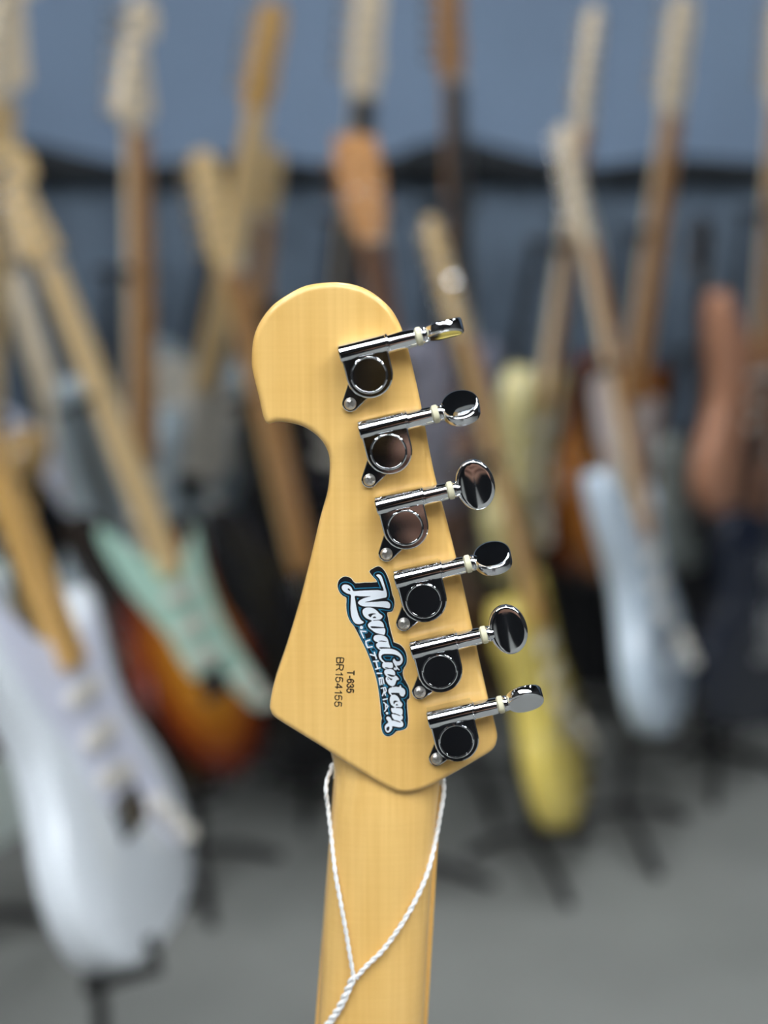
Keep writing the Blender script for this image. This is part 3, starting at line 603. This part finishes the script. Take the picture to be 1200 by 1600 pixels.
me = bpy.data.meshes.new_from_object(src.evaluated_get(bpy.context.evaluated_depsgraph_get()))
src.modifiers.clear(); src.data = me
me.shade_smooth()
if not me.materials: me.materials.append(None)
src.material_slots[0].link = 'OBJECT'; src.material_slots[0].material = M['hero']
# fretboard, nut and body on the far side (the body stands below the frame)
NM = Matrix.Translation(NUT) @ Matrix.Rotation(math.atan2(-hx, hy), 4, 'Z')
b = MB(); b.prism([(-.021, 0), (.021, 0), (.028, -.47), (-.028, -.47)], [(.001, -.0215), (0, -.0205), (0, -.0165)]); put('fretboard', b, 'hero', hero, mtx=NM)
b = MB(); b.box((0, .0018, -.0185), (.0425, .0035, .010)); put('nut', b, 'ivory', hero, mtx=NM)
b = MB(); b.prism(crom([(-x, y) for x, y in STRAT], 3), [(.007, -.044), (.0022, -.042), (0, -.037), (0, -.007), (.0022, -.002), (.007, 0)], Matrix.Translation((0, 0, .014)) @ Matrix.Translation((0, -.77, 0)))
put('body', b, 'sunburst', hero, mtx=NM)
guitar_stand('black tubular stand holding up the sharp front guitar', axes(-Xw, Yw, -Zw, Vector(HERO_BASE)) @ Matrix.Rotation(math.atan2(hx, hy), 4, 'Z') @ Matrix.Translation((0, 0, 0.03)), 0.0)

# ---- tuning machines
u_ang = math.atan2(0.235, 0.972)
RX90 = Matrix.Rotation(R(90), 4, 'Y')
def tuner_housing(ear):
    b = MB(); s_ = mm
    o = [(-8.2, 9.4)]; o = []
    for k in range(19):
        th = math.pi + math.pi * k / 18; o.append((.2 + 8.3 * math.cos(th), 8.3 * math.sin(th)))
    o = o + [(8.5, 9.0), (-8.1, 9.0)]
    o = [(x * s_, y * s_) for x, y in o]
    b.prism(o, [(0, -.0003), (0, .0072), (.0002, .0077), (.0006, .0080)])
    b.lathe([(.0030, -.0085), (.0033, -.0084), (.0035, -.0081), (.0035, .0083), (.0037, .0085), (.0037, .0091), (.0034, .0093)], 40, Matrix.Translation((0, .0091, .0054)) @ RX90)
    o = [(-8.1, 12.3), (8.5, 12.3), (8.5, 5), (-8.1, 5)]
    b.prism([(x * s_, y * s_) for x, y in o], [(0, -.0003), (0, .0052)])
    # screw ear: a teardrop flange
    ex, ey = ear; d = math.hypot(ex, ey); an = math.atan2(ey, ex); r0, r1 = 6.2, 3.05
    ph = math.acos((r0 - r1) / d); o = []
    for k in range(13):
        th = an - ph + 2 * ph * k / 12; o.append((ex + r1 * math.cos(th), ey + r1 * math.sin(th)))
    for k in range(13):
        th = an + ph + (2 * math.pi - 2 * ph) * k / 12; o.append((r0 * math.cos(th), r0 * math.sin(th)))
    b.prism([(x * s_, y * s_) for x, y in o], [(0, -.0003), (0, .0010), (.0002, .0014), (.0005, .0016)])
    return b.mesh('tuning_machine', 28)
b = MB(); b.lathe([(.0066, .0076), (.0066, .0084), (.0064, .0088), (.0062, .0089), (.0060, .0087), (.0058, .0083), (.0057, .0083)], 56); capm = b.mesh('cap', 25)
b = MB(); b.lathe([(.0033, 0), (.0033, .001), (.0032, .005), (.0030, .0088), (.0027, .0092)], 32, RX90); shaftm = b.mesh('shaft', 30)
b = MB(); b.lathe([(.0026, 0), (.0032, .0002), (.0033, .0010), (.0032, .0019), (.0026, .0021)], 32, RX90); washm = b.mesh('washer', 30)
def button_mesh():
    b = MB(); rings = []; seg = 56
    A, B_ = .0069, .0092
    prof = [(.05, 1.0), (.3, .992), (.55, .97), (.78, .935), (.88, .91), (.94, .86), (.98, .74), (1.0, .55), (1.0, -.55), (.98, -.74), (.94, -.86), (.88, -.91), (.78, -.935), (.55, -.97), (.3, -.992), (.05, -1.0)]
    for q, h in prof:
        ring = []
        for k in range(seg):
            th = -2 * math.pi * k / seg; x = A * q * math.cos(th); y = B_ * q * math.sin(th)
            t0 = .0021 + .0010 * max(0, x / A) ** 2      # flares at the outer end
            ring.append((.0080 + x, y, h * t0 - .012 * 0 + (-5.0 * x * x)))
        rings.append(ring)
    b.loft(rings)
    b.lathe([(.0027, 0), (.0029, .0004), (.0029, .0014), (.0022, .0026)], 28, RX90)
    return b.mesh('button', 40)
butm = button_mesh()
b = MB(); b.lathe([(2.2, 0), (2.2, .6), (1.9, 1.1), (1.3, 1.5), (.6, 1.7), (.01, 1.75)], 28); so = put('screw', b, 'steel')
b = MB()
for rz in (20, 110):
    b.box((0, 0, 1.7), (2.7, .72, 1.7), Matrix.Rotation(R(rz), 4, 'Z'))
    cutter = put('cutter', b, 'slot'); b = MB()
    bo = so.modifiers.new('cross', 'BOOLEAN'); bo.object = cutter; bo.operation = 'DIFFERENCE'
bpy.context.view_layer.update()
scm = bpy.data.meshes.new_from_object(so.evaluated_get(bpy.context.evaluated_depsgraph_get())); scm.name = 'screw'
for o in [o for o in bpy.data.objects if o.name.startswith('cutter')] + [so]: bpy.data.objects.remove(o)
scm.transform(Matrix.Scale(.001, 4))
scm.shade_smooth(); scm.set_sharp_from_angle(angle=R(35))
ROLL = [78, -62, 4, -70, 0, 50]
HY = .0088
for i, (cx, cy, sx, sy, wx, wy) in enumerate(TUNERS):
    c = Vector((cx, cy)); ang = R(13.6)
    rot = Matrix.Rotation(-ang, 2)
    e = rot @ (Vector((sx, sy)) - c); w = rot @ (Vector((wx, wy)) - c)
    TM = Matrix.Translation(NUT + Vector((cx * mm, cy * mm, 0))) @ Matrix.Rotation(ang, 4, 'Z')
    h = put('tuning_machine', tuner_housing((e.x, e.y)), 'chrome', hero, mtx=TM)
    put('cap', capm, 'chrome', h)
    x1 = (w.x - 1.0) * mm; shs = (x1 - .0090) / .0092
    put('shaft', shaftm, 'chrome', h, mtx=Matrix.Translation((.0090, HY, .0052)) @ Matrix.Scale(shs, 4, (1, 0, 0)))
    put('washer', washm, 'washer', h, (x1, HY, .0052))
    put('button', butm, 'chrome', h, mtx=Matrix.Translation((x1 + .0020, HY, .0052)) @ Matrix.Rotation(R(ROLL[i]), 4, 'X'))
    put('screw', scm, 'steel', h, mtx=Matrix.Translation((e.x * mm, e.y * mm, .0015)) @ Matrix.Rotation(rnd.uniform(0, 1.5), 4, 'Z'))

# ---- decal and printed numbers
import numpy as np
class Grid:
    """a fine grid over part of the wood; shapes are fields (negative inside), filled by marching squares"""
    def __init__(s, pts, pad, step):
        s.h = step; s.x0 = min(p[0] for p in pts) - pad; s.y0 = min(p[1] for p in pts) - pad
        s.nx = int((max(p[0] for p in pts) + pad - s.x0) / step) + 1; s.ny = int((max(p[1] for p in pts) + pad - s.y0) / step) + 1
        s.gx = s.x0 + step * np.arange(s.nx)[:, None]; s.gy = s.y0 + step * np.arange(s.ny)[None, :]
    def strokes(s, ss):
        F = np.full((s.nx, s.ny), 99.0)
        for q in ss:
            for (xa, ya, ra), (xb, yb, rb) in zip(q, q[1:]):
                ux, uy = xb - xa, yb - ya; l2 = max(1e-9, ux * ux + uy * uy)
                t = np.clip(((s.gx - xa) * ux + (s.gy - ya) * uy) / l2, 0, 1)
                np.minimum(F, np.hypot(s.gx - xa - t * ux, s.gy - ya - t * uy) - (ra + (rb - ra) * t), out=F)
        return F
    def polys(s, pp, sub=3, pad=2.2):
        F = np.full((s.nx, s.ny), 99.0)
        for pts in pp:
            P = [(p.x, p.y) for p in crom(pts, sub)] if sub > 1 else pts
            xs = [p[0] for p in P]; ys = [p[1] for p in P]
            a, c = max(0, int((min(xs) - pad - s.x0) / s.h)), min(s.nx, int((max(xs) + pad - s.x0) / s.h) + 2)
            e, g = max(0, int((min(ys) - pad - s.y0) / s.h)), min(s.ny, int((max(ys) + pad - s.y0) / s.h) + 2)
            gx, gy = s.gx[a:c], s.gy[:, e:g]; D = np.full((c - a, g - e), 99.0); I = np.zeros(D.shape, bool)
            for (xa, ya), (xb, yb) in zip(P, P[1:] + P[:1]):
                ux, uy = xb - xa, yb - ya; l2 = max(1e-12, ux * ux + uy * uy)
                t = np.clip(((gx - xa) * ux + (gy - ya) * uy) / l2, 0, 1)
                np.minimum(D, np.hypot(gx - xa - t * ux, gy - ya - t * uy), out=D)
                if ya != yb: I ^= ((ya > gy) != (yb > gy)) & (gx < (xb - xa) * (gy - ya) / (yb - ya) + xa)
            F[a:c, e:g] = np.minimum(F[a:c, e:g], np.where(I, -D, D))
        return F
    def fill(s, name, F, z, m, parent):
        V = []; FC = []; ins = F < 0
        full = ins[:-1, :-1] & ins[1:, :-1] & ins[:-1, 1:] & ins[1:, 1:]
        some = (ins[:-1, :-1] | ins[1:, :-1] | ins[:-1, 1:] | ins[1:, 1:]) & ~full
        P = lambda x, y: ((s.x0 + s.h * x) * mm, (s.y0 + s.h * y) * mm, z)
        for x in range(s.nx - 1):
            ys = np.flatnonzero(full[x])
            if len(ys):
                for run in np.split(ys, np.flatnonzero(np.diff(ys) > 1) + 1):
                    k = len(V); a, c = int(run[0]), int(run[-1]) + 1
                    V += [P(x, a), P(x + 1, a), P(x + 1, c), P(x, c)]; FC.append((k, k + 1, k + 2, k + 3))
        for x, y in np.argwhere(some):
            cs = [(x, y), (x + 1, y), (x + 1, y + 1), (x, y + 1)]; poly = []
            for i in range(4):
                a, c = cs[i], cs[(i + 1) % 4]; fa, fc = F[a], F[c]
                if fa < 0: poly.append(a)
                if (fa < 0) != (fc < 0):
                    t = fa / (fa - fc); poly.append((a[0] + (c[0] - a[0]) * t, a[1] + (c[1] - a[1]) * t))
            if len(poly) > 2:
                k = len(V); V += [P(*q) for q in poly]; FC.append(list(range(k, k + len(poly))))
        me = bpy.data.meshes.new(name); me.from_pydata(V, [], FC); me.update()
        return put(name, me, m, parent, NUT if parent is hero else None)
Z0 = .00010; DZ = .00005
G_ = Grid(BLACK, .6, .07)
fb = G_.polys([BLACK], 2); fw = G_.polys(WHITE); fh = G_.polys(HOLES, 2); fl = G_.strokes(STROKES); fd = G_.strokes([BAND])
st = G_.fill('sticker', fb, Z0 + DZ, 'stk_black', hero)
st['label'] = 'black, blue and white lettered sticker'
G_.fill('border', fb - .20, Z0, 'stk_edge', st)
bl = np.maximum(np.minimum(np.minimum(fw - 1.02, fd), fl - .45), fb + .30)
G_.fill('blue_outline', bl, Z0 + 2 * DZ, 'stk_blue', st)
G_.fill('inner_black', bl + .27, Z0 + 3 * DZ, 'stk_black', st)
wh = np.minimum(np.maximum(fw + .02, -fh + .02), fl)
G_.fill('lettering', wh, Z0 + 4 * DZ, 'stk_white', st)
# printed numbers, drawn with a plain stroke alphabet (unit height)
GLYPH = {
 'B': (.66, [[(0, 0), (0, 1), (.40, 1), (.56, .93), (.61, .77), (.55, .60), (.40, .54), (0, .54)], [(.40, .54), (.60, .47), (.66, .28), (.60, .08), (.42, 0), (0, 0)]]),
 'R': (.68, [[(0, 0), (0, 1), (.42, 1), (.60, .92), (.65, .74), (.58, .57), (.42, .5), (0, .5)], [(.38, .5), (.68, 0)]]),
 '1': (.42, [[(.10, .74), (.24, .84), (.34, 1), (.34, 0)]]),
 '5': (.60, [[(.55, 1), (.13, 1), (.06, .50), (.20, .60), (.36, .63), (.54, .52), (.60, .32), (.53, .12), (.34, 0), (.14, .04), (.02, .24)]]),
 '4': (.62, [[(.46, 0), (.46, 1), (0, .27), (.62, .27)]]),
 'T': (.60, [[(0, 1), (.60, 1)], [(.30, 1), (.30, 0)]]),
 '-': (.30, [[(.04, .36), (.28, .36)]]),
 '6': (.57, [[(.55, .80), (.44, .96), (.30, 1), (.12, .88), (.03, .60), (.03, .32), (.14, .06), (.32, 0), (.50, .10), (.57, .30), (.50, .52), (.32, .60), (.12, .50), (.04, .34)]]),
 '3': (.57, [[(.04, .76), (.12, .93), (.30, 1), (.48, .92), (.52, .74), (.44, .58), (.24, .54)], [(.24, .54), (.48, .48), (.57, .28), (.48, .08), (.30, 0), (.12, .06), (.02, .24)]])}
for txt, p0, p1, hgt in TEXTS:
    gap = .22; wid = sum(GLYPH[c][0] + gap for c in txt) - gap
    p0 = Vector(p0); p1 = Vector(p1); d = p1 - p0; ln = d.length; d.normalize(); up = Vector((-d.y, d.x))
    r = .24 if txt[0] == 'T' else .195; x = 0; ss = []
    for c in txt:
        for line in GLYPH[c][1]:
            q = [p0 + d * ((x + u) / wid * ln) + up * (r + v * (hgt - 2 * r)) for u, v in line]
            ss.append([(k.x, k.y, r) for k in (crom(q, 3, False) if len(q) > 4 else q)])
        x += GLYPH[c][0] + gap
    g_ = Grid([k for q in ss for k in q], .6, .06)
    g_.fill('printed_number', g_.strokes(ss), Z0, 'ink', hero)

# ------------------------------------------------------------------ the photographer: only seen mirrored in the chrome
MS = dict(skin=mat('skin', (0.50, 0.27, 0.19), 0.5), hood=mat('charcoal_cotton', (0.012, 0.012, 0.015), 0.9), denim=mat('black_denim', (0.010, 0.011, 0.015), 0.9),
          hair=mat('dark_hair', (0.012, 0.009, 0.007), 0.5), eye=mat('eye_white', (0.7, 0.7, 0.68), 0.2), iris=mat('brown_iris', (0.03, 0.015, 0.01), 0.2),
          glass=mat('black_glass', (0.006, 0.006, 0.008), 0.08), rim=mat('dark_metal', (0.05, 0.05, 0.055), 0.3, 1.0), shoe=mat('dark_shoe', (0.02, 0.02, 0.02), 0.6))
M.update(MS)
PM = Matrix.Rotation(R(-13), 4, 'X'); PM.translation = (0, 0, 1.02)     # phone frame: y towards the guitars, z up
phone = thing('smartphone', 'black phone held upright facing the pale headstock, mirrored in the chrome', 'phone', PM)
b = rbox(.073, .148, -.0040, .0040, .010); b.T = Matrix.Identity(4)
FR = Matrix.Translation((0.012, -.0085, -.052)) @ Matrix.Rotation(R(90), 4, 'X')
o = put('shell', b, 'glass', phone, mtx=FR)
b = rbox(.034, .034, -.0058, -.0038, .008); put('camera_plate', b, 'rim', phone, mtx=FR @ Matrix.Translation((-.012, .052, 0)))
def skinned(name, chains, m, parent, root=0, sub=1):
    """chains of (point, radius); equal points are shared, so limbs join"""
    V = []; E = []; RR = []; idx = {}
    for ch in chains:
        pr = None
        for p, r in ch:
            k = tuple(round(c, 4) for c in p)
            if k not in idx: idx[k] = len(V); V.append(p); RR.append(r)
            i = idx[k]
            if pr is not None: E.append((pr, i))
            pr = i
    me = bpy.data.meshes.new(name); me.from_pydata(V, E, [])
    o = put(name, me, m, parent); sk = o.modifiers.new('skin', 'SKIN'); sk.use_smooth_shade = True
    for i, v in enumerate(me.skin_vertices[0].data):
        v.radius = (RR[i] if isinstance(RR[i], tuple) else (RR[i], RR[i])); v.use_root = (i == root)
    s_ = o.modifiers.new('sub', 'SUBSURF'); s_.levels = sub; s_.render_levels = sub
    bpy.context.view_layer.update()
    m2 = bpy.data.meshes.new_from_object(o.evaluated_get(bpy.context.evaluated_depsgraph_get()))
    o.modifiers.clear(); o.data = m2; m2.shade_smooth()
    if not m2.materials: m2.materials.append(None)
    o.material_slots[0].link = 'OBJECT'; o.material_slots[0].material = M[m]
    return o
CX = -.05
man = thing('person', 'person in a dark hooded top and black jeans holding up a phone, mirrored in chrome', 'person', Matrix.Translation((CX, -.47, 0)))
Q = lambda x, y, z: (x - CX, y + .47, z)          # world to the person's frame
pel, wst, chs, nck, hd0, hd1, hd2 = Q(CX, -.47, .93), Q(CX, -.47, 1.08), Q(CX, -.46, 1.28), Q(CX, -.47, 1.45), Q(CX, -.455, 1.53), Q(CX, -.445, 1.60), Q(CX, -.455, 1.67)
wr = Q(.078, -.085, .840); wl = Q(CX - .30, -.40, .83)
def fing(base, pts, r): return [(base, .018)] + [(p, rr) for p, rr in zip(pts, r)]
pal = Q(.062, -.045, .860)
chains = [[(pel, (.115, .085)), (wst, (.105, .075)), (chs, (.118, .078)), (nck, .050), (hd0, .062), (hd1, (.076, .092)), (hd2, (.070, .085))]]
for sx in (-1, 1):
    hip = Q(CX + sx * .09, -.47, .86); kn = Q(CX + sx * .11, -.45, .48); an = Q(CX + sx * .12, -.48, .09); toe = Q(CX + sx * .14, -.34, .04)
    chains.append([(pel, (.115, .085)), (hip, .085), (kn, .055), (an, .040), (toe, .036)])
sr = Q(CX + .18, -.46, 1.40); er = Q(.19, -.34, 1.09); sl = Q(CX - .18, -.46, 1.40); el = Q(CX - .27, -.50, 1.11)
chains.append([(chs, (.118, .078)), (sr, .058), (er, .043), (wr, .027), (pal, (.030, .018))])
chains.append([(chs, (.118, .078)), (sl, .058), (el, .043), (wl, .027), (Q(CX - .305, -.375, .77), (.034, .018))])
# right hand: four fingers wrap the back of the phone, the thumb lies along its edge
for i, (z0, ln) in enumerate(((.900, .95), (.879, 1.05), (.858, 1.0), (.838, .82))):
    k0 = Q(.066, -.022, z0 - .01)
    chains.append([(pal, (.030, .018)), (k0, .0095), (Q(.056, .004, z0), .0088), (Q(.056 - .030 * ln, .012 - (1.0 - z0) * .23 + .02, z0 + .006), .0082), (Q(.056 - .052 * ln, .010 - (1.0 - z0) * .23 + .018, z0 + .008), .0074)])
chains.append([(pal, (.030, .018)), (Q(.055, -.058, .895), .012), (Q(.052, -.056, .925), .0105), (Q(.049, -.046, .950), .009)])
hl = Q(CX - .305, -.375, .77)
for i in range(4):
    y = -.405 + i * .02; ln = (.85, 1, 1.05, .95)[i]
    chains.append([(hl, (.034, .018)), (Q(CX - .305, y, .725), .0095), (Q(CX - .298, y + .002, .725 - .035 * ln), .0085), (Q(CX - .286, y + .003, .725 - .062 * ln), .0075)])
chains.append([(hl, (.034, .018)), (Q(CX - .295, -.345, .76), .012), (Q(CX - .288, -.332, .73), .0105), (Q(CX - .282, -.328, .708), .009)])
body = skinned('body', chains, 'skin', man, 0, 2)
# clothing: sleeves, hooded top, jeans, shoes, each following the limbs
up_ = 1.14
top = [[(Q(CX, -.47, .84), (.175, .135)), (Q(CX, -.47, .92), (.172, .130)), (wst, (.155, .112)), (chs, (.182, .122)), (Q(CX, -.47, 1.40), (.100, .086)), (Q(CX, -.475, 1.455), (.070, .072))]]
f = lambda a_, b_, t: tuple(a_[i] + (b_[i] - a_[i]) * t for i in range(3))
top.append([(chs, (.182, .122)), (sr, .074), (er, .058), (f(er, wr, .88), .040)])
top.append([(chs, (.182, .122)), (sl, .074), (el, .058), (f(el, wl, .88), .040)])
skinned('hooded_top', top, 'hood', man, 0, 2)
jn = [[(Q(CX, -.47, 1.00), (.140, .105)), (Q(CX, -.47, .90), (.150, .112))]]
for sx in (-1, 1):
    jn.append([(Q(CX, -.47, .90), (.150, .112)), (Q(CX + sx * .09, -.47, .80), .092), (Q(CX + sx * .11, -.45, .48), .072), (Q(CX + sx * .12, -.48, .085), .062)])
skinned('jeans', jn, 'denim', man, 0, 2)
for sx in (-1, 1):
    skinned('shoe', [[(Q(CX + sx * .12, -.515, .052), .046), (Q(CX + sx * .12, -.46, .055), .050), (Q(CX + sx * .135, -.37, .047), .045), (Q(CX + sx * .143, -.32, .042), .038)]], 'shoe', man, 0, 2)
b = MB(); b.lathe([(.002, .104), (.045, .096), (.074, .070), (.089, .035), (.093, 0), (.088, -.035)], 24, Matrix.Translation(Q(CX, -.468, 1.655)) @ Matrix.Diagonal((.92, 1.12, 1, 1)) @ Matrix.Rotation(R(14), 4, 'X'))
put('hair', b, 'hair', man)
b = MB(); b.lathe([(.001, .030), (.007, .024), (.011, .004), (.012, 0), (.004, -.006)], 12, Matrix.Translation(Q(CX, -.352, 1.588)) @ Matrix.Rotation(R(-10), 4, 'X')); put('nose', b, 'skin', man)
b = MB(); b.tube([Q(CX - .023, -.362, 1.556), Q(CX, -.352, 1.553), Q(CX + .023, -.362, 1.556)], [.002, .005, .002], 8); put('mouth', b, mat('lips', (0.36, 0.13, 0.11), 0.5), man)
for sx in (-1, 1):
    b = MB(); b.lathe([(.001, -.010), (.007, -.007), (.010, 0), (.007, .007), (.001, .010)], 14, Matrix.Translation(Q(CX + sx * .031, -.368, 1.615))); e_ = put('eye', b, 'eye', man)
    b = MB(); b.lathe([(.0055, 0), (.005, .0015), (.001, .002)], 12, Matrix.Translation(Q(CX + sx * .031, -.3595, 1.613)) @ Matrix.Rotation(R(-90), 4, 'X')); put('iris', b, 'iris', e_)
    b = MB(); b.lathe([(.004, -.008), (.018, -.004), (.021, 0), (.014, .004), (.004, .005)], 14, Matrix.Translation(Q(CX + sx * .083, -.455, 1.60)) @ Matrix.Rotation(R(90), 4, 'Y') @ Matrix.Diagonal((1.45, 1, 1, 1))); put('ear', b, 'skin', man)

# ------------------------------------------------------------------ white cord looped round the neck
def resample(pts, step):
    out = [Vector(pts[0])]; acc = 0
    for a, c in zip(pts, pts[1:]):
        a = Vector(a); c = Vector(c); L_ = (c - a).length; t = step - acc
        while t <= L_:
            out.append(a.lerp(c, t / L_)); t += step
        acc = (acc + L_) % step if L_ else acc
    return out
def twisted(b, pts, r_strand, pitch, seg=7):
    P = resample(crom(pts, 8, False), .0004); up = Vector((0, 0, 1)); A_ = []; B_ = []
    for i, p in enumerate(P):
        d = (P[min(i + 1, len(P) - 1)] - P[max(i - 1, 0)]).normalized(); up = (up - d * up.dot(d)).normalized(); w = d.cross(up)
        th = 2 * math.pi * i * .0004 / pitch; o = (up * math.cos(th) + w * math.sin(th)) * r_strand * .62
        A_.append(p + o); B_.append(p - o)
    b.tube(A_, r_strand, seg); b.tube(B_, r_strand, seg)
def nz(x, y):          # height of the neck's back at a point (mm), plus the cord's radius
    for (l, r_, yy, z), (l2, r2, y2, z2) in zip(rows, rows[1:]):
        if y2 <= y <= yy:
            f = (yy - y) / (yy - y2); l_ = l + (l2 - l) * f; rr = r_ + (r2 - r_) * f; zz = z + (z2 - z) * f
            q = (x - (l_ + rr) / 2) / ((rr - l_) / 2)
            if abs(q) >= 1: return -.0175
            c_ = abs(q) ** (1 / .8); sn = math.sqrt(max(0, 1 - c_ * c_))
            return -.0175 + (zz + .0175) * sn ** .62
    return -.001
cordth = thing('tag_cord', 'thin white twisted cord looped round the maple neck below the headstock', 'cord', HM @ Matrix.Translation(NUT))
def cpts(tab, n0):
    return [(x * mm, y * mm, max(nz(x, y), -.012) + .0016) for x, y in tab]
Lp = cpts(CORD_L, 0); Rp = cpts(CORD_R, 0); Tp = cpts(CORD_T, 0)
x0, y0 = CORD_L[0]; x1, y1 = CORD_R[0]
Lp[0] = (x0 * mm - .0008, Lp[0][1], -.016); Lp[1] = (Lp[1][0] - .0002, Lp[1][1], -.012); Lp[2] = (Lp[2][0], Lp[2][1], -.009)
Rp[0] = (x1 * mm + .0012, Rp[0][1], -.015); Rp[1] = (Rp[1][0] + .0008, Rp[1][1], -.012)
front = [Lp[0], (x0 * mm + .001, (y0 - 1) * mm, -.0232), ((x0 + x1) / 2 * mm, (y0 + y1) / 2 * mm, -.0242), (x1 * mm - .001, y1 * mm, -.0232), Rp[0]]
b = MB(); twisted(b, Lp, .00058, .007); twisted(b, Rp[:], .00064, .007); twisted(b, front, .00058, .007)
put('loop', b, 'cord', cordth)
b = MB(); twisted(b, Tp, .00095, .0075)
put('tail', b, 'cord', cordth)
